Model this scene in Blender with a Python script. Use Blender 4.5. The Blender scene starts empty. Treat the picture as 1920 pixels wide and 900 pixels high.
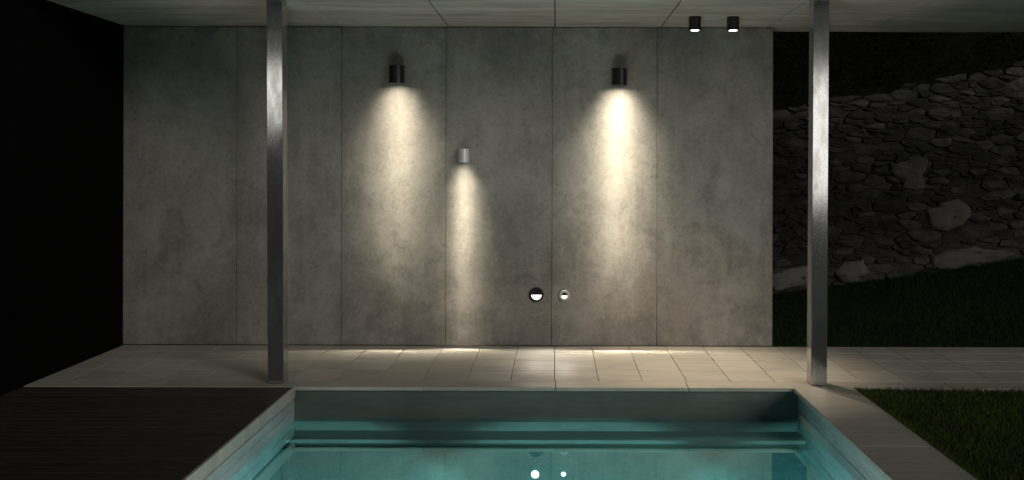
import bpy, bmesh, math, random
import numpy as np
from mathutils import Vector, Matrix, noise
random.seed(7); RNG = np.random.default_rng(7)
sc = bpy.context.scene
C = sc.collection
R = math.radians

# ------------------------------------------------------------------ camera
cam_d = bpy.data.cameras.new("camera")
cam = bpy.data.objects.new("camera", cam_d); C.objects.link(cam)
cam.location = (0, 0, 1.70)
cam.rotation_mode = 'XYZ'
cam.rotation_euler = (R(90), R(-0.16), 0)
cam_d.sensor_width = 36; cam_d.lens = 1750 / 1920 * 36
cam_d.shift_x = -82 / 1920; cam_d.shift_y = -136 / 1920
cam_d.clip_start = 0.05; cam_d.clip_end = 500
sc.camera = cam

# ------------------------------------------------------------------ night air, weak moonlike key, exposure
world = bpy.data.worlds.new("World"); sc.world = world; world.use_nodes = True
wn = world.node_tree; bg = wn.nodes['Background']
bg.inputs[0].default_value = (0.55, 0.62, 0.70, 1); bg.inputs[1].default_value = 0.028
sun_d = bpy.data.lights.new("sun", 'SUN'); sun = bpy.data.objects.new("sun", sun_d); C.objects.link(sun)
sun_d.energy = 0.95; sun_d.angle = R(26); sun_d.color = (1.0, 0.97, 0.88)
az, el = R(-40), R(20)      # from behind the camera
d = Vector((-math.sin(az) * math.cos(el), -math.cos(az) * math.cos(el), math.sin(el)))
sun.rotation_euler = d.to_track_quat('Z', 'Y').to_euler(); sun.location = d * 30
sc.view_settings.view_transform = 'Standard'; sc.view_settings.look = 'None'
sc.view_settings.exposure = 0; sc.view_settings.gamma = 1
sc.render.engine = 'CYCLES'
try:
    sc.cycles.use_denoising = True
    sc.cycles.caustics_reflective = False; sc.cycles.caustics_refractive = False
    sc.cycles.max_bounces = 10; sc.cycles.transparent_max_bounces = 12
    sc.cycles.sample_clamp_indirect = 3.0
except Exception: pass

# ------------------------------------------------------------------ helpers
def link(name, me, mat=None, parent=None):
    o = bpy.data.objects.new(name, me); C.objects.link(o)
    if mat is not None and not me.materials: me.materials.append(mat)
    if parent is not None: o.parent = parent
    return o
def bm_obj(name, bm, mat=None, parent=None, smooth=False, loc=None):
    me = bpy.data.meshes.new(name); bm.to_mesh(me); bm.free()
    if smooth:
        for p in me.polygons: p.use_smooth = True
    o = link(name, me, mat, parent)
    if loc: o.location = loc
    return o
def empty(name, loc=(0, 0, 0)):
    o = bpy.data.objects.new(name, None); C.objects.link(o); o.location = loc; o.empty_display_size = .1
    return o
def tag(o, label=None, cat=None, group=None, kind=None):
    if label: o['label'] = label
    if cat: o['category'] = cat
    if group: o['group'] = group
    if kind: o['kind'] = kind
    return o
def add_box(bm, a, b, bevel=0.0):
    vs = [bm.verts.new((x, y, z)) for x in (a[0], b[0]) for y in (a[1], b[1]) for z in (a[2], b[2])]
    fs = [(0, 1, 3, 2), (4, 6, 7, 5), (0, 4, 5, 1), (2, 3, 7, 6), (0, 2, 6, 4), (1, 5, 7, 3)]
    nf = [bm.faces.new([vs[i] for i in f]) for f in fs]
    if bevel:
        es = list({e for f in nf for e in f.edges})
        bmesh.ops.bevel(bm, geom=es, offset=bevel, segments=1, affect='EDGES')
def box(name, a, b, mat, parent=None, bevel=0.0):
    bm = bmesh.new(); add_box(bm, a, b, bevel); bmesh.ops.recalc_face_normals(bm, faces=bm.faces)
    return bm_obj(name, bm, mat, parent)
def lathe(bm, prof, n=40, axis='Z', flip=False):
    """prof: list of (radius, height); closed if radius 0 at the ends"""
    rings = []
    for r, h in prof:
        if r < 1e-6: rings.append([bm.verts.new((0, 0, h))]); continue
        rings.append([bm.verts.new((r * math.cos(2 * math.pi * k / n), r * math.sin(2 * math.pi * k / n), h)) for k in range(n)])
    for A, B in zip(rings, rings[1:]):
        for k in range(n):
            a0, a1 = A[k % len(A)], A[(k + 1) % len(A)]; b0, b1 = B[k % len(B)], B[(k + 1) % len(B)]
            vs = []
            for v in (a0, a1, b1, b0):
                if v not in vs: vs.append(v)
            if len(vs) > 2: bm.faces.new(vs)
    bmesh.ops.recalc_face_normals(bm, faces=bm.faces)
def auto_smooth(o, ang=35):
    for p in o.data.polygons: p.use_smooth = True
    o.data.set_sharp_from_angle(angle=R(ang))

class NT:
    def __init__(s, name):
        s.m = bpy.data.materials.new(name); s.m.use_nodes = True; s.t = s.m.node_tree
        s.bsdf = s.t.nodes['Principled BSDF']; s.out = s.t.nodes['Material Output']
        g = s.n('ShaderNodeNewGeometry'); s.pos = g.outputs['Position']
    def n(s, typ, **kw):
        nd = s.t.nodes.new(typ)
        for k, v in kw.items(): setattr(nd, k, v)
        return nd
    def l(s, a, b): s.t.links.new(a, b)
    def put(s, sock, v):
        if hasattr(v, 'is_linked') or isinstance(v, bpy.types.NodeSocket): s.l(v, sock)
        else: sock.default_value = v
    def scaled(s, sx, sy, sz, src=None, off=(0, 0, 0)):
        m = s.n('ShaderNodeMapping'); m.inputs['Scale'].default_value = (sx, sy, sz); m.inputs['Location'].default_value = off
        s.l(src or s.pos, m.inputs[0]); return m.outputs[0]
    def noise(s, vec, scale=1, detail=4, rough=.55, dist=0):
        n = s.n('ShaderNodeTexNoise'); n.inputs['Scale'].default_value = scale; n.inputs['Detail'].default_value = detail
        n.inputs['Roughness'].default_value = rough; n.inputs['Distortion'].default_value = dist
        s.l(vec, n.inputs['Vector']); return n.outputs[0]
    def voro(s, vec, scale=1, feature='F1', out=0):
        n = s.n('ShaderNodeTexVoronoi', feature=feature); n.inputs['Scale'].default_value = scale
        s.l(vec, n.inputs['Vector']); return n.outputs[out]
    def ramp(s, fac, lo, hi, a=0.0, b=1.0):
        m = s.n('ShaderNodeMapRange'); m.inputs[1].default_value = lo; m.inputs[2].default_value = hi
        m.inputs[3].default_value = a; m.inputs[4].default_value = b; s.l(fac, m.inputs[0]); return m.outputs[0]
    def math(s, op, a, b=0.0, c=None):
        m = s.n('ShaderNodeMath', operation=op); s.put(m.inputs[0], a); s.put(m.inputs[1], b)
        if c is not None: s.put(m.inputs[2], c)
        return m.outputs[0]
    def mix(s, fac, a, b, mode='MIX'):
        m = s.n('ShaderNodeMix', data_type='RGBA', blend_type=mode)
        s.put(m.inputs[0], fac)
        for i, v in ((6, a), (7, b)):
            if isinstance(v, tuple): v = (*v, 1) if len(v) == 3 else v
            s.put(m.inputs[i], v)
        return m.outputs[2]
    def gray(s, v):
        c = s.n('ShaderNodeCombineColor'); [s.l(v, c.inputs[i]) for i in range(3)]; return c.outputs[0]
    def bump(s, h, strength=.3, dist=.002):
        b = s.n('ShaderNodeBump'); b.inputs['Strength'].default_value = strength; b.inputs['Distance'].default_value = dist
        s.l(h, b.inputs['Height']); s.l(b.outputs[0], s.bsdf.inputs['Normal']); return b
    def rnd(s):
        return s.n('ShaderNodeObjectInfo').outputs['Random']
    def set(s, color=None, rough=None, metal=None, spec=None):
        B = s.bsdf.inputs
        if color is not None: s.put(B['Base Color'], (*color, 1) if isinstance(color, tuple) and len(color) == 3 else color)
        if rough is not None: s.put(B['Roughness'], rough)
        if metal is not None: s.put(B['Metallic'], metal)
        if spec is not None: s.put(B['Specular IOR Level'], spec)
        return s.m

# ------------------------------------------------------------------ materials
def concrete_wall_mat():
    t = NT('fair_faced_concrete'); sep = t.n('ShaderNodeSeparateXYZ'); t.l(t.pos, sep.inputs[0]); Z = sep.outputs[2]
    big = t.noise(t.scaled(1.1, 1, .75), 1.0, 3, .55)
    cloud = t.noise(t.scaled(2.6, 1, 2.2, off=(3, 0, 1)), 1.0, 8, .68, .6)
    streak = t.noise(t.scaled(9, 1, .9), 1.0, 5, .6)
    fine = t.noise(t.scaled(1, 1, 1), 30, 8, .85)
    mid = t.noise(t.scaled(1, 1, .8, off=(2, 0, 7)), 7.5, 8, .78, .4)
    col = t.mix(t.ramp(big, .35, .65), (.222, .207, .193), (.345, .326, .303))
    col = t.mix(t.math('MULTIPLY', t.ramp(cloud, .46, .64), t.ramp(Z, .9, 1.9, .68, .36)), col, (.135, .129, .120))
    col = t.mix(t.math('MULTIPLY', t.ramp(mid, .50, .68), .32), col, (.150, .144, .133))
    col = t.mix(t.math('MULTIPLY', t.ramp(mid, .48, .34), .22), col, (.40, .39, .37))
    col = t.mix(t.math('MULTIPLY', t.ramp(streak, .5, .8), .30), col, (.42, .41, .39))
    col = t.mix(t.math('MULTIPLY', t.ramp(fine, .52, .63), .42), col, (.12, .115, .107))
    col = t.mix(t.math('MULTIPLY', t.ramp(fine, .47, .38), .28), col, (.42, .41, .39))
    # grime creeping from the top joint and the foot of the wall
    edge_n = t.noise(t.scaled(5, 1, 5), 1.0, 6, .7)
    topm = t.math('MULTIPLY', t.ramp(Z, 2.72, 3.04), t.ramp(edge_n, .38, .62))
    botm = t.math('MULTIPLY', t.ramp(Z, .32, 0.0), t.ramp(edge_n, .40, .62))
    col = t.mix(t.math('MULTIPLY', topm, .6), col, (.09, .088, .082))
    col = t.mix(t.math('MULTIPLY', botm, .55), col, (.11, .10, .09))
    # air holes
    v = t.voro(t.pos, 16); vb = t.noise(t.scaled(1.2, 1, 1.2, off=(9, 0, 4)), 1.6, 3, .6)
    hole = t.math('MULTIPLY', t.ramp(v, .085, .045), t.ramp(vb, .53, .60))
    v2 = t.voro(t.scaled(1, 1, 1, off=(4.3, 0, 2.7)), 38)
    hole2 = t.math('MULTIPLY', t.ramp(v2, .10, .05), t.ramp(vb, .47, .56))
    hole = t.math('MAXIMUM', hole, t.math('MULTIPLY', hole2, .75))
    jd = t.math('PINGPONG', t.math('ADD', sep.outputs[0], 1.041 + 10 * 1.003), .5015)      # distance to the nearest panel joint
    jn = t.noise(t.scaled(1.7, 1, 2.2, off=(0, 0, 5)), 1.0, 4, .6)
    jm = t.math('MULTIPLY', t.ramp(jd, .10, .02), t.ramp(jn, .45, .58))
    v3 = t.voro(t.scaled(1, 1, 1, off=(1.3, 0, .7)), 26)
    hole = t.math('MAXIMUM', hole, t.math('MULTIPLY', t.ramp(v3, .17, .10), t.math('MINIMUM', t.math('MULTIPLY', jm, 2.0), .9)))
    col = t.mix(t.math('MULTIPLY', jm, .32), col, (.14, .133, .122))
    col = t.mix(t.math('MULTIPLY', hole, .85), col, (.045, .042, .038))
    rv = t.ramp(t.rnd(), 0, 1, .90, 1.06); col = t.mix(1.0, col, t.gray(rv), 'MULTIPLY')
    h = t.math('SUBTRACT', t.math('MULTIPLY', fine, .25), t.math('MULTIPLY', hole, 1.2))
    h = t.math('ADD', h, t.math('MULTIPLY', cloud, .5))
    t.bump(h, .55, .005)
    return t.set(col, .82, 0, .3)
def ceiling_mat():
    t = NT('board_marked_concrete')
    g = t.noise(t.scaled(.9, 7, 1), 1.0, 8, .72, .5); g2 = t.noise(t.scaled(2.5, 70, 1), 1.0, 4, .6)
    big = t.noise(t.scaled(.8, 1.6, 1), 1.0, 3, .5)
    col = t.mix(t.ramp(g, .3, .7), (.29, .27, .24), (.64, .61, .56))
    col = t.mix(t.math('MULTIPLY', t.ramp(g2, .5, .72), .4), col, (.20, .185, .165))
    col = t.mix(t.math('MULTIPLY', t.ramp(big, .5, .7), .45), col, (.27, .255, .23))
    t.bump(g, .5, .003)
    return t.set(col, .85, 0, .25)
def tile_mat(name, a, b, wet=0.0):
    t = NT(name)
    r = t.rnd()
    vec = t.n('ShaderNodeVectorMath', operation='ADD'); t.l(t.pos, vec.inputs[0])
    cc = t.n('ShaderNodeCombineXYZ'); t.l(t.math('MULTIPLY', r, 31.0), cc.inputs[0]); t.l(t.math('MULTIPLY', r, 17.0), cc.inputs[1])
    t.l(cc.outputs[0], vec.inputs[1])
    g = t.noise(t.scaled(1.6, 24, 1, vec.outputs[0]), 1.0, 6, .62, .35)
    g2 = t.noise(t.scaled(5, 90, 1, vec.outputs[0]), 1.0, 3, .6)
    big = t.noise(t.scaled(1.3, 1.6, 1), 1.3, 4, .6)
    fl = t.noise(t.pos, 75, 3, .7)
    col = t.mix(t.ramp(g, .33, .68), a, b)
    col = t.mix(t.math('MULTIPLY', t.ramp(g2, .55, .75), .18), col, tuple(x * .6 for x in a))
    col = t.mix(t.math('MULTIPLY', t.ramp(big, .5, .72), .4), col, tuple(x * .62 for x in a))
    col = t.mix(t.math('MULTIPLY', t.ramp(fl, .6, .75), .3), col, tuple(x * .5 for x in a))
    col = t.mix(1.0, col, t.gray(t.ramp(r, 0, 1, .88, 1.08)), 'MULTIPLY')
    t.bump(g, .25, .0015)
    return t.set(col, t.ramp(big, .35, .7, .42, .62), 0, .45)
def steel_mat():
    t = NT('brushed_galvanised_steel')
    sp = t.noise(t.pos, 130, 4, .85); bl = t.noise(t.scaled(14, 14, 5), 1.0, 4, .6)
    scr = t.noise(t.scaled(120, 120, 3), 1.0, 3, .6)
    col = t.mix(t.ramp(sp, .34, .66), (.38, .385, .395), (.64, .64, .63))
    col = t.mix(t.math('MULTIPLY', t.ramp(bl, .45, .62), .5), col, (.30, .285, .26))
    t.bump(t.math('ADD', sp, t.math('MULTIPLY', scr, .4)), .22, .0006)
    return t.set(col, t.math('ADD', t.ramp(sp, .3, .7, .05, .13), t.ramp(bl, .3, .7, -.02, .05)), .88)
def wood_mat():
    t = NT('dark_weathered_decking'); r = t.rnd()
    g = t.noise(t.scaled(3, 60, 1), 1.0, 5, .65, .2); g2 = t.noise(t.scaled(1.1, 3, 1), 1.0, 4, .6)
    col = t.mix(t.ramp(g, .3, .7), (.016, .015, .012), (.066, .060, .048))
    col = t.mix(t.math('MULTIPLY', t.ramp(g2, .45, .7), .5), col, (.030, .028, .023))
    col = t.mix(1.0, col, t.gray(t.ramp(r, 0, 1, .8, 1.15)), 'MULTIPLY')
    t.bump(g, .7, .002)
    return t.set(col, .6, 0, .3)
def stone_mat(name, a, b):
    t = NT(name); r = t.rnd()
    n1 = t.noise(t.pos, 9, 6, .7); n2 = t.noise(t.scaled(3, 3, 26), 1.0, 4, .6); n3 = t.noise(t.pos, 1.2, 2, .5)
    col = t.mix(t.ramp(n1, .35, .65), a, b)
    col = t.mix(t.math('MULTIPLY', t.ramp(n2, .5, .7), .4), col, tuple(x * .5 for x in a))
    col = t.mix(t.math('MULTIPLY', t.ramp(n3, .5, .65), .5), col, (.035, .036, .028))
    col = t.mix(1.0, col, t.gray(t.ramp(r, 0, 1, .45, 1.35)), 'MULTIPLY')
    t.bump(t.math('ADD', n1, n2), .8, .012)
    return t.set(col, .9, 0, .2)
def soil_mat(name, a, b, sc_=3):
    t = NT(name); n1 = t.noise(t.pos, sc_, 6, .7); n2 = t.noise(t.pos, sc_ * 12, 3, .7)
    col = t.mix(t.ramp(n1, .35, .65), a, b); col = t.mix(t.math('MULTIPLY', t.ramp(n2, .5, .7), .5), col, tuple(x * .4 for x in a))
    t.bump(n2, .8, .02); return t.set(col, .95, 0, .1)
def blade_mat(name, a, b, dry):
    t = NT(name); n1 = t.noise(t.pos, 2.2, 4, .7); n2 = t.noise(t.pos, 55, 2, .7)
    col = t.mix(t.ramp(n2, .35, .65), a, b)
    col = t.mix(t.math('MULTIPLY', t.ramp(n1, .48, .60), .75), col, dry)
    return t.set(col, .85, 0, .06)
def pool_mat(name, a, b, c):
    t = NT(name)
    n1 = t.noise(t.scaled(2.2, 2.2, 12), 1.0, 6, .65, .6); n2 = t.noise(t.scaled(5, .8, 30), 1.0, 5, .6, .4)
    n3 = t.noise(t.pos, 1.4, 3, .6)
    col = t.mix(t.ramp(n1, .32, .68), a, b)
    col = t.mix(t.math('MULTIPLY', t.ramp(n2, .56, .68), .6), col, c)
    col = t.mix(t.math('MULTIPLY', t.ramp(n3, .5, .7), .4), col, tuple(x * .6 for x in a))
    t.bump(n1, .3, .004)
    return t.set(col, .45, 0, .4)
def plain(name, col, rough=.5, metal=0, spec=.5, speck=0.0):
    t = NT(name)
    n1 = t.noise(t.pos, 60, 3, .6)
    c = t.mix(t.ramp(n1, .35, .65), tuple(x * (1 - speck) for x in col), col)
    return t.set(c, t.ramp(n1, .3, .7, max(0, rough - .04), rough + .04), metal, spec)
def emit(name, col, s):
    m = bpy.data.materials.new(name); m.use_nodes = True; B = m.node_tree.nodes['Principled BSDF']
    B.inputs['Base Color'].default_value = (*col, 1); B.inputs['Emission Color'].default_value = (*col, 1)
    B.inputs['Emission Strength'].default_value = s; return m
M = dict(
    wall=concrete_wall_mat(), ceil=ceiling_mat(), tile=tile_mat('pale_limestone_paving', (.40, .37, .33), (.52, .49, .445)),
    cope=tile_mat('limestone_coping', (.37, .34, .30), (.48, .45, .405)),
    steel=steel_mat(), wood=wood_mat(), stone=stone_mat('dark_rubble_stone', (.034, .034, .031), (.082, .080, .072)),
    pale=stone_mat('pale_render_patch', (.125, .124, .114), (.17, .167, .155)),
    mortar=soil_mat('old_dark_mortar', (.040, .039, .035), (.078, .076, .069), 6),
    lawn=soil_mat('lawn_soil', (.012, .016, .007), (.022, .024, .010)), dark=soil_mat('dark_garden_soil', (.006, .007, .005), (.012, .013, .009)),
    blade=blade_mat('lawn_grass', (.038, .072, .012), (.078, .115, .025), (.058, .054, .027)),
    blade2=blade_mat('bank_grass', (.013, .034, .012), (.026, .056, .017), (.018, .026, .013)),
    leaf=blade_mat('bush_leaves', (.005, .006, .004), (.011, .012, .009), (.006, .007, .005)),
    black=plain('black_coated_aluminium', (.018, .018, .018), .32, .0, .5, .2), blackpaint=plain('matt_black_paint', (.0045, .0045, .0045), .9, 0, .02),
    white=plain('satin_aluminium', (.80, .80, .78), .34, .35, .5, .06), grout=plain('sand_grout', (.07, .064, .055), .95),
    substrate=plain('concrete_core', (.07, .067, .06), .95), frame=plain('dark_window_frame', (.02, .02, .022), .4),
    render=plain('house_render', (.25, .24, .22), .9),
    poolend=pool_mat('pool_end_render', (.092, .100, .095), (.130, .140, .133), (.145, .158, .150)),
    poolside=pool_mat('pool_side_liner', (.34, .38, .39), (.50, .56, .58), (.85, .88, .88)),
    pooldark=pool_mat('pool_step_liner_shaded', (.075, .165, .172), (.115, .225, .222), (.16, .265, .255)),  # darker copy of the step liner; shade on the treads painted in
    poolpale=pool_mat('pool_step_liner_lit', (.50, .56, .54), (.66, .70, .68), (.72, .76, .74)),  # paler copy for the risers; light falling on them painted in
    poolfloor=pool_mat('pool_floor_liner', (.30, .42, .42), (.42, .55, .54), (.5, .62, .6)),
    walllens=emit('wall_lamp_lens', (1.0, .93, .80), 1.6),
    steplens=emit('step_lamp_lens', (1.0, .96, .88), 2.2),
    lens=emit('lamp_lens', (1.0, .95, .86), 14), pane=emit('assumed_lit_window', (1.0, .98, .92), 2.0), addedpoollens=emit('added_pool_lamp_lens', (.93, 1.0, 1.0), 9),
)

# ------------------------------------------------------------------ dimensions (metres; the wall stands at y = 8.889)
YW, ZC, XL, XR = 8.889, 3.04, -4.11, 2.056
YE = 7.209                        # far edge of the pool opening
PX0, PX1, PY0 = -2.006, 1.846, 1.3   # pool opening
WZ = -0.2485                      # water level
CT = 2.311                        # outer edge of right coping

# ------------------------------------------------------------------ ground
def bankz(x, y):                  # lawn bank behind the paving
    k = max(0, min(1, (y - 9.0) / 3.0)); k = k * k * (3 - 2 * k) * .5 + k * .5
    base = .067 + .148 * (x - 2.79)
    base = max(-.1, min(1.6, base))
    return (-.03 + (base + .03) * k)
bm = bmesh.new()
def quad(bm, x0, y0, x1, y1, z):
    bm.faces.new([bm.verts.new(p) for p in ((x0, y0, z), (x1, y0, z), (x1, y1, z), (x0, y1, z))])
G = -.13
quad(bm, -200, -200, PX0 - .3, 200, G); quad(bm, CT + .25, -200, 200, 200, G)
quad(bm, PX0 - .3, -200, CT + .25, PY0 - .3, G); quad(bm, PX0 - .3, YE + .3, CT + .25, 200, G)
tag(bm_obj('ground', bm, M['dark']), 'dark garden ground beyond the terrace', kind='structure')
bm = bmesh.new(); quad(bm, CT + .004, -6, 14, YE - .004, -.028)
tag(bm_obj('front_lawn', bm, M['lawn']), 'lawn beside the pool coping', kind='structure')
bm = bmesh.new(); nx, ny = 60, 24; grid = []
for j in range(ny + 1):
    row = []
    for i in range(nx + 1):
        x = -9 + i * .4; y = 8.90 + j * (3.4 / ny)
        row.append(bm.verts.new((x, y + (.35 if x < XR + .05 and j == 0 else 0), bankz(x, y) + (.03 * noise.noise(Vector((x * .8, y * .8, 0))) if j > 1 else 0))))
    grid.append(row)
for j in range(ny):
    for i in range(nx): bm.faces.new((grid[j][i], grid[j][i + 1], grid[j + 1][i + 1], grid[j + 1][i]))
tag(bm_obj('grass_bank', bm, M['lawn'], smooth=True), 'sloping grass bank rising to the stone wall', kind='structure')

# ------------------------------------------------------------------ paving: bed + tiles as parts
bed = tag(box('terrace', (XL, YE + .19, -.12), (9.4, YW - .002, -.031), M['grout']), 'pale limestone terrace paving between wall and pool', kind='structure')
rows = [YE + .219, 7.819, 8.230, 8.573, YW - .004]
mesh_cache = {}
def tile_mesh(key, w, d, h, mat, bev=.0022):
    k = (key, round(w, 4), round(d, 4))
    if k not in mesh_cache:
        bm = bmesh.new(); add_box(bm, (0, 0, -h), (w, d, 0), bev); bmesh.ops.recalc_face_normals(bm, faces=bm.faces)
        me = bpy.data.meshes.new(key); bm.to_mesh(me); bm.free(); me.materials.append(mat); mesh_cache[k] = me
    return mesh_cache[k]
g = .0042
TW = .351
xs = [-.005 + TW * k for k in range(-11, 27)]
xs = [XL] + xs
for j in range(len(rows) - 1):
    for i in range(len(xs) - 1):
        x0, x1 = xs[i] + g / 2, xs[i + 1] - g / 2; y0, y1 = rows[j] + g, rows[j + 1] - g
        o = link('paving_tile', tile_mesh('paving_tile', x1 - x0, y1 - y0, .03, M['tile']), None, bed)
        o.location = (x0, y0, random.uniform(-.0006, .0006))
# edge slabs (longer) along the pool and lawn
ex = [XL, -3.07, -2.046, -1.022, .004, 1.030] + [2.056 + 1.026 * k for k in range(0, 8)]
for i in range(len(ex) - 1):
    x0, x1 = ex[i] + g / 2, ex[i + 1] - g / 2
    y0 = YE - (.0 if -2.1 < x0 < 2.0 else -.001)
    link('edge_slab', tile_mesh('edge_slab', x1 - x0, rows[0] - g / 2 - y0, .0285, M['cope']), None, bed).location = (x0, y0, .0005)

# ------------------------------------------------------------------ timber deck
deck = tag(empty('timber_deck', (XL, PY0, 0)), 'dark timber deck left of the pool', kind='structure')
bw, nb = .092, 0
y = YE - .004
me = None
while y > -.6:
    x1 = PX0 - .022 if y > PY0 else PX0 - .022
    if me is None:
        bm = bmesh.new(); add_box(bm, (0, -bw + .007, -.028), (x1 - XL, 0, 0), .003); bmesh.ops.recalc_face_normals(bm, faces=bm.faces)
        me = bpy.data.meshes.new('deck_board'); bm.to_mesh(me); bm.free(); me.materials.append(M['wood'])
    o = link('deck_board', me, None, deck); o.location = (0, y - PY0, -.003 + random.uniform(-.001, .001))
    y -= bw
box('joist_bed', (XL + .01, -.6, -.125), (PX0 - .03, YE - .006, -.036), M['dark'], deck).matrix_parent_inverse = Matrix.Translation(-deck.location)

# ------------------------------------------------------------------ pool
pool = tag(empty('swimming_pool', ((PX0 + PX1) / 2, PY0, -1.4)), 'rectangular sunken swimming pool with lit turquoise water and submerged steps', 'pool')
def pbox(name, a, b, m, bevel=0.0):
    o = box(name, a, b, m, pool, bevel); o.matrix_parent_inverse = Matrix.Translation(-Vector(pool.location)); return o
W0, W1, WYE = PX0 - .018, PX1 + .035, YE + .031    # inner faces of the basin walls
pbox('basin_floor', (W0 - .15, PY0 - .15, -1.55), (W1 + .15, WYE + .15, -1.4), M['poolfloor'])
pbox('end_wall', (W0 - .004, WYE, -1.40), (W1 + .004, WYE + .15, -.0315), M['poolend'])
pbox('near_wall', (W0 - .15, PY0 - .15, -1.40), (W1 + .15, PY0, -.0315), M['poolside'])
# side walls: long courses of lining slabs with shallow joints
for (xa, xb, s) in ((W0 - .15, W0, -1), (W1, W1 + .15, 1)):
    pbox('side_wall', (xa, PY0 + .002, -1.40), (xb - .004 if s < 0 else xb, WYE - .002, -.105 if s < 0 else -.034), M['poolside']) if s < 0 else \
        pbox('side_wall', (xa + .004, PY0 + .002, -1.40), (xb, WYE - .002, -.034), M['poolside'])
    zc = [-1.36, -1.0, -.64, -.40, -.178, (-.109 if s < 0 else -.036)]
    for q in range(len(zc) - 1):
        yy = WYE - .003; k = 0
        while yy > 3.0:
            ln = random.uniform(.75, 1.35); y2 = max(2.4, yy - ln)
            off = random.uniform(0, .004)
            if s < 0: pbox('lining_slab', (xb - .0045, y2 + .003, zc[q] + .002), (xb + off, yy, zc[q + 1] - .002), M['poolside'], .0015)
            else: pbox('lining_slab', (xa - off, y2 + .003, zc[q] + .002), (xa + .0045, yy, zc[q + 1] - .002), M['poolside'], .0015)
            yy = y2
pbox('step_riser', (W0 + .002, WYE - .004, -.3435), (W1 - .002, WYE - .0005, -.2735), M['poolpale'], .001)
pbox('step_tread', (W0 + .002, 7.0035, -1.399), (W1 - .002, WYE - .001, -.344), M['pooldark'], .002)
pbox('step_riser', (W0 + .002, 7.000, -.3715), (W1 - .002, 7.003, -.3455), M['poolpale'], .0008)
pbox('step_tread', (W0 + .002, 6.858, -1.399), (W1 - .002, 6.9995, -.372), M['pooldark'], .002)
# left edge trim: tall stone kerb face; right coping: wide slabs
yy = YE - .002
while yy > PY0:
    y2 = max(PY0, yy - 1.62)
    pbox('kerb_stone', (PX0 - .020, y2 + .003, -.085), (PX0, yy, .001), M['cope'], .0025); yy = y2
yy = YE - .003
while yy > PY0:
    y2 = max(PY0, yy - 1.5)
    pbox('coping_slab', (PX1, y2 + .003, -.032), (CT, yy, .001), M['cope'], .003); yy = y2
pbox('coping_bed', (PX1 + .20, PY0, -.125), (CT - .01, YE - .005, -.034), M['grout'])
pbox('near_coping', (PX0 - .02, PY0 - .5, -.032), (CT, PY0 - .003, .001), M['cope'], .003)
# water
t = NT('pool_water')
for nd in list(t.t.nodes):
    if nd.type == 'BSDF_PRINCIPLED': t.t.nodes.remove(nd)
tr = t.n('ShaderNodeBsdfTransparent'); tr.inputs[0].default_value = (.66, .94, .96, 1)
gl = t.n('ShaderNodeBsdfGlossy'); gl.inputs['Roughness'].default_value = .012; gl.inputs[0].default_value = (.60, 1.0, .95, 1)
fr = t.n('ShaderNodeFresnel'); fr.inputs[0].default_value = 1.33
fac = t.math('MINIMUM', t.math('MULTIPLY', fr.outputs[0], 3.9), .9)
mx = t.n('ShaderNodeMixShader'); t.l(fac, mx.inputs[0]); t.l(tr.outputs[0], mx.inputs[1]); t.l(gl.outputs[0], mx.inputs[2])
b = t.n('ShaderNodeBump'); b.inputs['Strength'].default_value = .10; b.inputs['Distance'].default_value = .004
wnz = t.noise(t.scaled(2.2, 5, 1), 1.0, 2, .5); t.l(wnz, b.inputs['Height'])
t.l(b.outputs[0], gl.inputs['Normal']); t.l(mx.outputs[0], t.out.inputs[0])
bm = bmesh.new(); quad(bm, W0 + .001, PY0 + .001, W1 - .001, WYE - .001, WZ)
tag(bm_obj('water', bm, t.m), 'still turquoise pool water', kind='structure')

# ------------------------------------------------------------------ concrete back wall, panels as parts
wall = tag(empty('concrete_wall', (0, YW, 0)), 'tall smooth grey concrete wall of six cast panels behind the terrace', 'wall')
o = box('wall_core', (XL + .01, .028, -.1), (XR - .01, .26, ZC - .003), M['substrate'], wall)
px = [XL, -3.041, -2.041, -1.046, -.036, .964, XR]
for i in range(6):
    a = px[i] + (.0018 if i else 0); b_ = px[i + 1] - (.0018 if i < 5 else 0)
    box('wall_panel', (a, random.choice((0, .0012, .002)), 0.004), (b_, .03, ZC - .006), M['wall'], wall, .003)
box('end_strip', (XR + .001, .006, 0.004), (XR + .012, .26, ZC - .006), M['wall'], wall, .002)
box('end_strip', (XL - .012, .006, 0.004), (XL - .001, .26, ZC - .006), M['wall'], wall, .002)
o = box('side_wall', (XL - .12, 7.09, -.12), (XL - .014, YW + .26, ZC - .004), M['blackpaint'])
tag(o, 'plain matt black side wall closing the left end of the terrace', 'wall')

# ------------------------------------------------------------------ roof slab, soffit panels as parts
roof = tag(empty('roof_canopy', (0, YW, ZC)), 'flat concrete roof canopy with board marked soffit over the terrace', 'roof')
RF = 7.10 - YW
box('roof_slab', (XL - .012, RF - .004, .03), (9.3, .30, .34), M['wall'], roof, .004)
cx = [XL - .012, -3.075, -2.045, -1.03, -.01, 1.002, 2.015, 3.03, 4.045, 5.06, 6.075, 7.09, 8.1, 9.3]
for i in range(len(cx) - 1):
    box('soffit_panel', (cx[i] + .005, RF, random.uniform(0, .002)), (cx[i + 1] - .005, .29, .032), M['ceil'], roof, .003)

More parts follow.
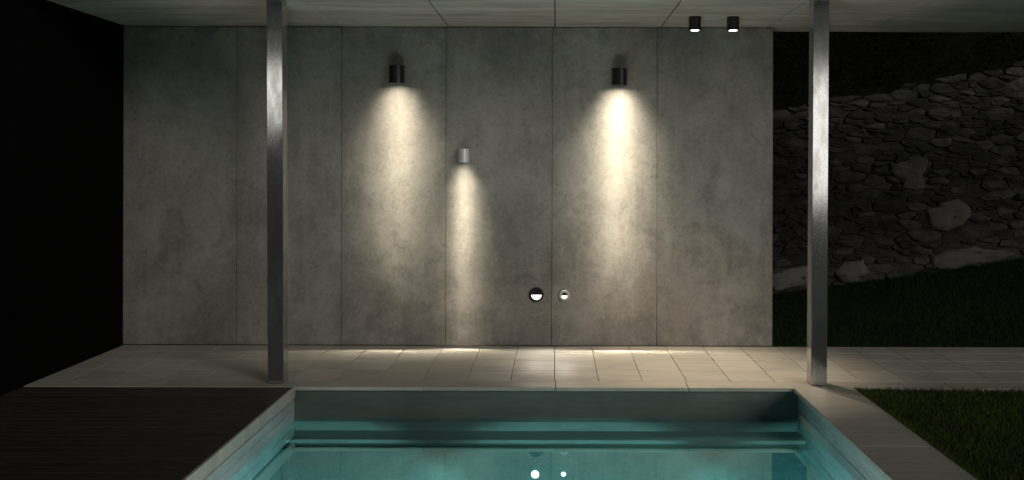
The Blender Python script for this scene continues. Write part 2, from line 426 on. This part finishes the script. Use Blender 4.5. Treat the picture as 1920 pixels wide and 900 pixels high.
# ------------------------------------------------------------------ steel columns
def column(x0, y0, lean, label):
    c = empty('steel_column', (x0 + .0625, y0 + .0625, 0)); tag(c, label, 'column', 'square steel columns carrying the roof')
    bm = bmesh.new(); add_box(bm, (-.062, -.0625, .004), (.062, .0625, ZC - .002), .0028)
    for v in bm.verts: v.co.x += lean * v.co.z / ZC
    bmesh.ops.recalc_face_normals(bm, faces=bm.faces)
    bm_obj('shaft', bm, M['steel'], c)
    box('base_plate', (-.058, -.0585, 0.0012), (.058, .0585, .006), M['frame'], c)
column(-2.2515, 7.311, -.020, 'left square steel column with its foot by the corner of the timber deck')
column(1.998, 7.29, .012, 'right square steel column standing between pool corner and lawn')

# ------------------------------------------------------------------ lamps
def beam_light(name, loc, doff, amp, vs, wscale, col, parent, wc0=.125, wc1=.05, vstart=.07):
    """Wall washer optic: luminous intensity depends on direction so that it lays a narrow scallop on a wall doff behind it."""
    ld = bpy.data.lights.new(name, 'SPOT'); ld.energy = 1.0; ld.color = col; ld.spot_size = R(168); ld.spot_blend = .15
    ld.shadow_soft_size = .008; ld.use_nodes = True
    nt = ld.node_tree; E = next(n for n in nt.nodes if n.type == 'EMISSION')
    N = lambda ty: nt.nodes.new(ty)
    def mt(op, a, b=0.0):
        m = N('ShaderNodeMath'); m.operation = op
        for s, v in ((m.inputs[0], a), (m.inputs[1], b)):
            if isinstance(v, (int, float)): s.default_value = v
            else: nt.links.new(v, s)
        return m.outputs[0]
    tc = N('ShaderNodeTexCoord'); sp = N('ShaderNodeSeparateXYZ'); nt.links.new(tc.outputs['Normal'], sp.inputs[0])
    X, Y, Zc = [mt('ABSOLUTE', sp.outputs[i]) for i in range(3)]
    Zc = mt('MAXIMUM', Zc, .02); A = mt('DIVIDE', X, Zc); Bn = mt('MAXIMUM', mt('DIVIDE', Y, Zc), doff / 2.7)
    v = mt('DIVIDE', doff, Bn); u = mt('MULTIPLY', v, A)
    r2 = mt('ADD', mt('ADD', mt('MULTIPLY', v, v), doff * doff), mt('MULTIPLY', u, u)); r3 = mt('POWER', r2, 1.5)
    ex = lambda s: mt('EXPONENT', mt('MULTIPLY', s, -1.0))
    rise = mt('SUBTRACT', 1.0, ex(mt('POWER', mt('DIVIDE', v, vstart), 1.5)))
    fall = ex(mt('POWER', mt('DIVIDE', v, vs), 1.5))
    wc = mt('ADD', wc0 * wscale, mt('MULTIPLY', v, wc1 * wscale))
    core = ex(mt('POWER', mt('DIVIDE', u, wc), 2.0))
    w2 = mt('ADD', .02, mt('MULTIPLY', .35 * wscale, mt('SUBTRACT', 1.0, ex(mt('DIVIDE', v, .34)))))
    w2 = mt('ADD', w2, mt('MULTIPLY', v, .05 * wscale))
    wide = ex(mt('POWER', mt('DIVIDE', u, w2), 2.4))
    L = mt('ADD', mt('MULTIPLY', core, .60), mt('MULTIPLY', wide, .38))
    L = mt('MULTIPLY', mt('MULTIPLY', L, rise), mt('MULTIPLY', fall, amp))
    S = mt('DIVIDE', mt('MULTIPLY', L, r3), doff)
    low = N('ShaderNodeMapRange'); low.interpolation_type = 'SMOOTHSTEP'; low.inputs[1].default_value = doff / 3.2; low.inputs[2].default_value = doff / 1.5
    low.inputs[3].default_value = .008; low.inputs[4].default_value = 1.0; nt.links.new(mt('DIVIDE', Y, Zc), low.inputs[0]); S = mt('MULTIPLY', S, low.outputs[0])
    side = mt('GREATER_THAN', sp.outputs[1], 0.0); S = mt('MULTIPLY', S, mt('ADD', .35, mt('MULTIPLY', side, .65)))
    S = mt('MULTIPLY', S, 4 * math.pi ** 2 / .27)
    nt.links.new(S, E.inputs['Strength'])
    o = bpy.data.objects.new(name, ld); C.objects.link(o); o.parent = parent; o.location = loc
    return o
def wall_lamp(x, ztop, zbot, rad, mat, label, group, **kw):
    off = rad + .022; t_ = empty('wall_lamp', (x, YW - off, zbot)); tag(t_, label, 'wall lamp', group)
    h = ztop - zbot
    bm = bmesh.new(); lathe(bm, [(0, h), (rad - .002, h), (rad, h - .002), (rad, .001), (rad - .001, 0), (rad - .006, 0), (rad - .007, .001), (rad - .007, .016), (0, .016)], 48)
    auto_smooth(bm_obj('housing', bm, mat, t_))
    bm = bmesh.new(); add_box(bm, (-rad * .45, rad * .80, h * .25), (rad * .45, off - .001, h * .75), .002)
    bmesh.ops.recalc_face_normals(bm, faces=bm.faces); bm_obj('wall_bracket', bm, mat, t_)
    bm = bmesh.new(); lathe(bm, [(0, .0155), (rad - .010, .0155), (rad - .010, .012), (0, .011)], 32)
    bm_obj('lens', bm, M['walllens'], t_)
    beam_light('lamp_light', (0, 0, -.002), off, parent=t_, **kw)
WARM = (1.0, .895, .68)
wall_lamp(-1.500, 2.655, 2.486, .0725, M['black'], 'black cylinder wall lamp at the left, on the panel left of the silver lamp', 'black cylinder wall lamps', amp=1.3, vs=1.08, wscale=1.0, col=WARM)
wall_lamp(.598, 2.636, 2.470, .0725, M['black'], 'black cylinder wall lamp throwing the longest beam, above and right of the two step lights', 'black cylinder wall lamps', amp=1.36, vs=1.5, wscale=1.02, col=WARM)
wall_lamp(-.872, 1.874, 1.745, .0535, M['white'], 'small silver cylinder wall lamp mounted lowest, right of a vertical wall joint', None, amp=1.45, vs=.96, wscale=.58, col=WARM, vstart=.13)

def downlight(x, y, label):
    t_ = empty('ceiling_downlight', (x, y, ZC)); tag(t_, label, 'ceiling light', 'black ceiling downlights')
    rad, h = .0555, .122
    bm = bmesh.new(); lathe(bm, [(0, -.001), (rad, -.001), (rad, -h + .001), (rad - .001, -h), (rad - .008, -h), (rad - .010, -h + .008), (0, -h + .008)], 48)
    auto_smooth(bm_obj('housing', bm, M['black'], t_))
    bm = bmesh.new(); lathe(bm, [(0, -h - .004), (.022, -h - .002), (.036, -h + .003), (.040, -h + .0075), (0, -h + .0076)], 32)
    bm_obj('lens', bm, M['lens'], t_)
    ld = bpy.data.lights.new('lamp_light', 'SPOT'); ld.energy = 170; ld.color = (1, .84, .62); ld.spot_size = R(62); ld.spot_blend = 1.0
    ld.shadow_soft_size = .02
    lo = bpy.data.objects.new('lamp_light', ld); C.objects.link(lo); lo.parent = t_; lo.location = (0, 0, -h - .012)
    lo.rotation_euler = (R(-9), R(4), 0)
downlight(1.232, 8.286, 'left of the two black cylinder downlights under the concrete ceiling')
downlight(1.571, 8.286, 'right of the two black cylinder downlights, nearer the right column')

def step_light(x, z, rad, inner, mat, label):
    t_ = empty('step_light', (x, YW, z)); tag(t_, label, 'wall light')
    rot = Matrix.Rotation(R(90), 4, 'X')     # +z of lathe -> -y (out of the wall)
    bm = bmesh.new(); lathe(bm, [(0, .001), (rad, .001), (rad, .014), (rad - .003, .020), (inner + .004, .020), (inner, .017), (inner, .006), (0, .006)], 48)
    bmesh.ops.transform(bm, matrix=rot, verts=bm.verts); auto_smooth(bm_obj('bezel', bm, mat, t_))
    # upper hood: half disc closing the top of the opening
    def half(y, zlo, up, dd):
        bm = bmesh.new(); n = 24; r_ = inner - .001; a0 = math.asin(zlo / r_)
        angs = [a0 + (math.pi - 2 * a0) * k / n for k in range(n + 1)] if up else [math.pi - a0 + (math.pi + 2 * a0) * k / n for k in range(n + 1)]
        f = [bm.verts.new((r_ * math.cos(a), y, r_ * math.sin(a))) for a in angs]
        k_ = [bm.verts.new((r_ * math.cos(a), y + dd, r_ * math.sin(a))) for a in angs]
        bm.faces.new(f); bm.faces.new(k_[::-1]); m = len(f)
        for i in range(m): bm.faces.new((f[i], k_[i], k_[(i + 1) % m], f[(i + 1) % m]))
        bmesh.ops.recalc_face_normals(bm, faces=bm.faces); return bm
    zl = -inner * .02
    bm_obj('hood', half(-.0155, zl, True, .009), M['black'] if mat is M['black'] else M['frame'], t_)
    bm_obj('lens', half(-.0115, zl - .001, False, .005), M['steplens'], t_)
    ld = bpy.data.lights.new('lamp_light', 'SPOT'); ld.energy = 7; ld.color = (1, .92, .80); ld.spot_size = R(84); ld.spot_blend = 1; ld.shadow_soft_size = .015
    lo = bpy.data.objects.new('lamp_light', ld); C.objects.link(lo); lo.parent = t_; lo.location = (0, -.03, -inner * .5)
    lo.rotation_euler = (R(-42), 0, 0)
step_light(-.180, .489, .0685, .0490, M['black'], 'round black recessed step light low on the wall with half moon lens')
step_light(.086, .482, .0510, .0290, M['white'], 'round white ringed step light low on the wall, right of the black one')

def added_glint_light(x, z, rad, label):  # added stand-ins for the step lights' mirror image on the water
    t_ = empty('added_glint_light', (x, 6.858, z)); tag(t_, label, 'pool light', 'added underwater lights imitating step light reflections')
    rot = Matrix.Rotation(R(90), 4, 'X')
    bm = bmesh.new(); lathe(bm, [(0, .0005), (rad, .0005), (rad, .006), (rad - .004, .010), (rad - .009, .010), (rad - .009, .004), (0, .004)], 36)
    bmesh.ops.transform(bm, matrix=rot, verts=bm.verts); auto_smooth(bm_obj('bezel', bm, M['white'], t_))
    bm = bmesh.new(); lathe(bm, [(0, .004), (rad - .010, .0042), (rad - .012, .010), (0, .014)], 32)
    bmesh.ops.transform(bm, matrix=rot, verts=bm.verts); auto_smooth(bm_obj('lens', bm, M['addedpoollens'], t_))
    ld = bpy.data.lights.new('lamp_light', 'AREA'); ld.shape = 'DISK'; ld.size = rad * 1.2; ld.energy = 14; ld.color = (.75, .97, 1.0)
    lo = bpy.data.objects.new('lamp_light', ld); C.objects.link(lo); lo.parent = t_; lo.location = (0, -.03, 0); lo.rotation_euler = (R(-90), 0, 0)
added_glint_light(-.145, -.553, .036, 'larger of two added underwater lights imitating the step light reflections, below the black step light')
added_glint_light(.063, -.551, .024, 'smaller of two added underwater lights imitating the step light reflections, to the right of the larger')

t_ = tag(empty('added_flood_light', (.15, PY0, -.36)), 'added underwater flood light on the near end wall of the pool, shining along it', 'pool light')  # out-of-view lamp added to brighten the submerged step faces and pool body
bm = bmesh.new(); lathe(bm, [(0, .0005), (.14, .0005), (.14, .02), (.13, .03), (.115, .03), (.115, .012), (0, .012)], 40)
bmesh.ops.transform(bm, matrix=Matrix.Rotation(R(-90), 4, 'X'), verts=bm.verts); auto_smooth(bm_obj('bezel', bm, M['white'], t_))
bm = bmesh.new(); lathe(bm, [(0, .0125), (.112, .0125), (.112, .02), (0, .026)], 40)
bmesh.ops.transform(bm, matrix=Matrix.Rotation(R(-90), 4, 'X'), verts=bm.verts); auto_smooth(bm_obj('lens', bm, M['addedpoollens'], t_))
for sx in (-.35, 0, .35):
    ld = bpy.data.lights.new('lamp_light', 'SPOT'); ld.energy = 980; ld.color = (.42, .95, .92); ld.spot_size = R(44); ld.spot_blend = .12; ld.shadow_soft_size = .03
    lo = bpy.data.objects.new('lamp_light', ld); C.objects.link(lo); lo.parent = t_; lo.location = (sx * .2, .05, 0)
    lo.rotation_euler = (R(90 - 19.9), 0, -sx)

def fill_uplight(x, y, label):  # unseen lamps added to brighten the soffit and upper wall
    t_ = tag(empty('added_fill_uplight', (x, y, -1.4)), label, 'pool light', 'added fill uplights on the pool floor')
    bm = bmesh.new(); lathe(bm, [(0, .0005), (.12, .0005), (.12, .012), (.10, .018), (.10, .010), (0, .010)], 40); auto_smooth(bm_obj('bezel', bm, M['white'], t_))
    bm = bmesh.new(); lathe(bm, [(0, .0105), (.098, .0105), (.098, .015), (0, .018)], 40); auto_smooth(bm_obj('lens', bm, M['lens'], t_))
    ld = bpy.data.lights.new('lamp_light', 'SPOT'); ld.energy = 70; ld.color = (1.0, .59, .505); ld.spot_size = R(102); ld.spot_blend = .7; ld.shadow_soft_size = .10
    lo = bpy.data.objects.new('lamp_light', ld); C.objects.link(lo); lo.parent = t_; lo.location = (0, 0, .13); lo.rotation_euler = (R(180 - 17), 0, 0)
for y_, w_ in ((4.6, 'far row'), (3.0, 'near row')):
    for x_, v_ in ((-1.45, 'left'), (-.08, 'middle'), (1.3, 'right')):
        fill_uplight(x_, y_, 'added round uplight sunk in the pool floor, %s one of the %s' % (v_, w_))

# ------------------------------------------------------------------ rubble stone wall
SX0, SX1, SY = .6, 8.4, 12.0
zb = lambda x: .067 + .148 * (x - 2.79) - .10
zt = lambda x: 2.45 + .188 * (x - 2.79)
sw = tag(empty('stone_wall', (4.5, SY, 0)), 'old dark rubble stone retaining wall on the grass bank at the right', 'wall')
bm = bmesh.new(); n = 40
A = []
for i in range(n + 1):
    x = SX0 + (SX1 - SX0) * i / n
    A.append([bm.verts.new((x - 4.5, yy - SY, zz)) for yy, zz in ((SY - .014, zb(x) - .4), (SY - .014, zt(x) - .10), (SY + .5, zt(x) - .06), (SY + .5, zb(x) - .4))])
for i in range(n):
    for k in range(4): bm.faces.new((A[i][k], A[i + 1][k], A[i + 1][(k + 1) % 4], A[i][(k + 1) % 4]))
bm.faces.new(A[0]); bm.faces.new(A[-1][::-1]); bmesh.ops.recalc_face_normals(bm, faces=bm.faces)
bm_obj('mortar_core', bm, M['mortar'], sw)
# power-diagram cells in a stretched space (stones are wider than tall)
ST = 2.5
sites = []; patches = [((7.30 - 1.72 + .0), 1.69, .21, .20), (6.05 - .90, 1.18, .27, .18)]
patches = [(4.55, 1.63, .20, .18), (5.05, 1.09, .27, .17), (5.35, .60, .4, .1), (3.78, .37, .2, .1), (3.05, .30, .2, .1)]
tries = 0
while tries < 14000:
    tries += 1
    x = random.uniform(SX0, SX1); z = random.uniform(zb(x), zt(x) + .22)
    top = z > zt(x) - .16
    dens = noise.noise(Vector((x * 1.1, z * 1.4, 5)))
    r = random.choice((.030, .038, .048, .075)) * (1 + .5 * dens) if not top else random.choice((.05, .07, .09))
    if z < zb(x) + .35: r *= 1.4
    ok = True
    for (sx, sz, sr) in sites:
        dx = (x - sx) / ST; dz = z - sz
        if dx * dx + dz * dz < (r + sr) ** 2 * .62: ok = False; break
    if ok: sites.append((x, z, r))
    if len(sites) > 1330: break
PP = {0: [(4.29, 1.76), (4.45, 1.79), (4.58, 1.865), (4.77, 1.85), (4.755, 1.69), (4.70, 1.59), (4.74, 1.44), (4.615, 1.405), (4.46, 1.45), (4.43, 1.535), (4.30, 1.62)],
      1: [(4.74, 1.18), (4.89, 1.21), (4.92, 1.26), (5.16, 1.315), (5.30, 1.215), (5.335, 1.11), (5.23, .975), (4.99, .89), (4.82, .94)],
      2: [(4.80, .56), (5.05, .66), (5.40, .70), (5.75, .66), (5.88, .60), (5.60, .50), (5.30, .47), (5.10, .40), (4.85, .42)],
      3: [(3.55, .38), (3.70, .50), (3.95, .52), (4.02, .38), (3.90, .26), (3.66, .24)],
      4: [(2.70, .30), (2.95, .42), (3.30, .44), (3.42, .32), (3.15, .20), (2.80, .12)]}
pts = [(x / ST, z, r) for x, z, r in sites] + [(a / ST, b2, -1) for a, b2, _, _ in patches]
def cell(i):
    x, z, r = pts[i]; poly = [(x - .5, z - .5), (x + .5, z - .5), (x + .5, z + .5), (x - .5, z + .5)]
    for j, (u, w, q) in enumerate(pts):
        if j == i: continue
        dx, dz = u - x, w - z; D = math.hypot(dx, dz)
        if D > .9 or D < 1e-6 or q < 0: continue
        k = (dx * dx + dz * dz + r * r - q * q) / 2
        out = []
        for a in range(len(poly)):
            p, p2 = poly[a], poly[(a + 1) % len(poly)]
            f1 = (p[0] - x) * dx + (p[1] - z) * dz - k; f2 = (p2[0] - x) * dx + (p2[1] - z) * dz - k
            if f1 <= 0: out.append(p)
            if f1 * f2 < 0:
                s = f1 / (f1 - f2); out.append((p[0] + (p2[0] - p[0]) * s, p[1] + (p2[1] - p[1]) * s))
        poly = out
        if len(poly) < 3: return None
    return [(a * ST, b) for a, b in poly]
cells = []
for i in range(len(pts)):
    c = cell(i) if pts[i][2] > 0 else [(0, 0), (1, 0), (0, 1)]
    if not c or (pts[i][2] > 0 and pts[i][1] > zt(pts[i][0] * ST) + .02): continue
    cxx = sum(p[0] for p in c) / len(c); czz = sum(p[1] for p in c) / len(c)
    c = [(min(max(p[0], SX0), SX1), p[1]) for p in c]
    # round off: resample with corner cutting, then clip at the sloping top
    for _ in range(1):
        q = []
        for a in range(len(c)):
            p, p2 = c[a], c[(a + 1) % len(c)]
            q += [(p[0] * .86 + p2[0] * .14, p[1] * .86 + p2[1] * .14), (p[0] * .2 + p2[0] * .8, p[1] * .2 + p2[1] * .8)]
        c = q
    c = [(p[0], min(p[1], zt(p[0]) + .07 * noise.noise(Vector((p[0] * 5, 3, 0))) + .04 * noise.noise(Vector((p[0] * 17, 9, 0))))) for p in c]
    g_ = random.choice((.003, .006, .012))
    c2 = []
    for p in c:
        dx, dz = p[0] - cxx, p[1] - czz; D = math.hypot(dx, dz) + 1e-6; k = max(.3, (D - g_) / D) * (1 + .22 * noise.noise(Vector((p[0] * 11, p[1] * 17, 1))))
        c2.append((cxx + dx * k, czz + dz * k))
    area = abs(sum(c2[a][0] * c2[(a + 1) % len(c2)][1] - c2[(a + 1) % len(c2)][0] * c2[a][1] for a in range(len(c2)))) / 2
    if pts[i][2] < 0:
        q = PP[i - len(pts) + len(patches)]; c2 = []
        for a in range(len(q)):
            for s_ in (0, .33, .66):
                p, p2 = q[a], q[(a + 1) % len(q)]; x_, z_ = p[0] + (p2[0] - p[0]) * s_, p[1] + (p2[1] - p[1]) * s_
                c2.append((x_ + .03 * noise.noise(Vector((x_ * 14, z_ * 14, 3))), z_ + .03 * noise.noise(Vector((x_ * 14, z_ * 14, 8)))))
        area = .3; cxx, czz = patches[i - len(pts) + len(patches)][:2]
    cells.append((area, cxx, czz, c2, pts[i][2] < 0))
def stone_geo(bm, c, cx_, cz_, pr, ox, oz):
    ring = []
    ns = lambda x, z, s: noise.noise(Vector((x * 7 + s, z * 9, s)))
    for k, (sc_, dy) in enumerate(((1.0, .03), (1.0, -pr * .45), (.90, -pr * .9), (.45, -pr))):
        ring.append([bm.verts.new((cx_ + (p[0] - cx_) * sc_ - ox, dy + (pr * .9 * ns(p[0] * sc_, p[1], k) if k > 1 else 0), cz_ + (p[1] - cz_) * sc_ - oz)) for p in c])
    m = len(c)
    for a, b2 in zip(ring, ring[1:]):
        for k in range(m): bm.faces.new((a[k], a[(k + 1) % m], b2[(k + 1) % m], b2[k]))
    bm.faces.new(ring[-1])
cells.sort(key=lambda s: -s[0])
vis = [c for c in cells if 1.9 < c[1] < 6.6 and c[2] > zb(c[1])]
big = set(id(c) for c in vis[:285])
rest = bmesh.new()
for c in cells:
    area, a, b2, poly, patch = c
    if area < .0006: continue
    pr = .072 if patch else random.uniform(.02, .055)
    if id(c) in big:
        bm = bmesh.new(); stone_geo(bm, poly, a, b2, pr, a, b2); bmesh.ops.recalc_face_normals(bm, faces=bm.faces)
        if patch:
            o = bm_obj('render_patch', bm, M['pale'], sw, smooth=True); o['label'] = 'pale smooth patch in the rubble wall'
        else: o = bm_obj('stone', bm, M['stone'], sw, smooth=(random.random() < .25))
        o.location = (a - 4.5, 0, b2)
    else: stone_geo(rest, poly, a, b2, pr, 4.5, 0)
bmesh.ops.recalc_face_normals(rest, faces=rest.faces)
tag(bm_obj('small_stones', rest, M['stone'], sw), kind='stuff')

# ------------------------------------------------------------------ hillside and planting beyond the wall
def slope(x, y): return zt(x) - .06 + (y - 12.45) * .75
bm = bmesh.new(); grid = []
for j in range(15):
    grid.append([bm.verts.new((-12 + i * 1.5, 12.45 + j * .9, slope(max(-2, min(9, -12 + i * 1.5)), 12.45 + j * .9) + .3 * noise.noise(Vector((i * .7, j * .5, 2))) * (j > 0))) for i in range(26)])
for j in range(14):
    for i in range(25): bm.faces.new((grid[j][i], grid[j][i + 1], grid[j + 1][i + 1], grid[j + 1][i]))
tag(bm_obj('hillside', bm, M['dark'], smooth=True), 'dark overgrown hillside above the stone wall', kind='structure')

def leaf_cloud(name, P, size, mat, upright=False, wide=.3):
    n = len(P); P = np.asarray(P, float)
    if upright:
        ang = RNG.uniform(0, 2 * np.pi, n); h = size * RNG.uniform(.5, 1.25, n)
        dx, dy = np.cos(ang), np.sin(ang); w = size * wide * RNG.uniform(.6, 1.2, n)
        ln = RNG.normal(0, .38, (n, 2)) * h[:, None]
        a = P + np.stack([dx * w / 2, dy * w / 2, 0 * w], 1); b = P - np.stack([dx * w / 2, dy * w / 2, 0 * w], 1)
        c = P + np.stack([ln[:, 0], ln[:, 1], h], 1)
    else:
        u = RNG.normal(size=(n, 3)); u /= np.linalg.norm(u, axis=1)[:, None]; v = RNG.normal(size=(n, 3)); v -= (v * u).sum(1)[:, None] * u; v /= np.linalg.norm(v, axis=1)[:, None]
        s = size * RNG.uniform(.5, 1.4, n)[:, None]; a = P + u * s * .25; b = P - u * s * .25; c = P + v * s
    V = np.stack([a, b, c], 1).reshape(-1, 3)
    me = bpy.data.meshes.new(name); me.vertices.add(3 * n); me.vertices.foreach_set('co', V.ravel()); me.loops.add(3 * n)
    me.loops.foreach_set('vertex_index', np.arange(3 * n)); me.polygons.add(n); me.polygons.foreach_set('loop_start', np.arange(0, 3 * n, 3)); me.polygons.foreach_set('loop_total', np.full(n, 3))
    me.update(); me.validate(); return link(name, me, mat)
n = 110000
x = CT + .002 + np.abs(RNG.uniform(0, 1, n)) ** 1.15 * 3.9; y = RNG.uniform(3.6, YE - .01, n)
o = leaf_cloud('lawn_grass', np.stack([x, y, np.full(n, -.03)], 1), .026, M['blade'], True, .16); tag(o, 'short patchy lawn grass beside the pool', 'grass', kind='stuff')
n = 5000
ex_ = np.where(RNG.random(n) < .5, 1, 0); a_ = RNG.random(n)
x = np.where(ex_ == 1, CT + .004 + RNG.random(n) * .02, CT + a_ ** 1.3 * 4); y = np.where(ex_ == 1, 4.2 + a_ * (YE - 4.2), YE - .006 - RNG.random(n) * .02)
o = leaf_cloud('edge_grass', np.stack([x, y, np.full(n, -.03)], 1), .048, M['blade'], True, .12); tag(o, 'longer grass growing over the paving edge', 'grass', kind='stuff')
n = 90000
x = RNG.uniform(XR + .03, 8.0, n); y = RNG.uniform(8.93, 12.0, n)
z = np.array([bankz(a, b) for a, b in zip(x, y)]) - .01
o = leaf_cloud('bank_grass', np.stack([x, y, z], 1), .045, M['blade2'], True, .16); tag(o, 'dark grass on the bank below the stone wall', 'grass', kind='stuff')
n = 70000
x = RNG.uniform(-1, 9, n); y = 12.5 + RNG.uniform(0, 1, n) ** .8 * 8
z = np.array([slope(a, b) for a, b in zip(x, y)]) + np.array([.35 * max(0, noise.noise(Vector((a * 1.3, b * 1.3, 0))) + .3) * random.random() for a, b in zip(x, y)])
o = leaf_cloud('hillside_bushes', np.stack([x, y, z], 1), .065, M['leaf']); tag(o, 'low dark bushes covering the hillside', 'bushes', kind='stuff')
# hedge beyond the black side wall, left edge of the view
n = 30000
x = RNG.uniform(-8.5, -5.2, n); y = RNG.uniform(5, 13, n); z = RNG.uniform(-.1, 3.8, n)
k = (np.array([noise.noise(Vector((a * 1.5, b * 1.5, c * 1.5))) for a, b, c in zip(x, y, z)]) > -.15)
o = leaf_cloud('hedge', np.stack([x[k], y[k], z[k]], 1), .14, M['leaf']); tag(o, 'nearly black hedge beyond the side wall at the left edge', 'hedge')

# ------------------------------------------------------------------ house behind the photographer, its assumed lit windows mirrored in the steel
YH = -6.0
hs = tag(empty('house', (0, YH, 0)), 'low rendered house facing the pool from behind the photographer', 'house')
wins = [(-7.6, -5.4, 2.66, 3.95), (4.4, 7.6, .95, 3.86)]
cuts_x = [-9, -7.6, -5.4, 4.4, 7.6, 9]
for i in range(5):
    a, b2 = cuts_x[i], cuts_x[i + 1]; w = [q for q in wins if q[0] == a]
    if not w: box('facade_wall', (a, -.3, -.13), (b2, 0, 5.6), M['render'], hs)
    else:
        z0, z1 = w[0][2:]
        box('facade_wall', (a, -.3, -.13), (b2, 0, z0), M['render'], hs); box('facade_wall', (a, -.3, z1), (b2, 0, 5.6), M['render'], hs)
        f = bmesh.new()
        for q in (a, (a + b2) / 2 - .03, b2 - .06): add_box(f, (q, -.16, z0), (q + .06, -.06, z1))
        for q in (z0, z1 - .06): add_box(f, (a + .06, -.155, q), (b2 - .06, -.065, q + .06))
        bmesh.ops.recalc_face_normals(f, faces=f.faces); wo = bm_obj('window', f, M['frame'], hs)
        box('pane', (a + .05, -.12, z0 + .05), (b2 - .05, -.11, z1 - .05), M['pane'], wo)
box('flat_roof', (-9.2, -6, 5.602), (9.2, .2, 5.76), M['render'], hs)
for o in bpy.data.objects:
    if o.type == 'LIGHT' and o.name.startswith('sun'): pass
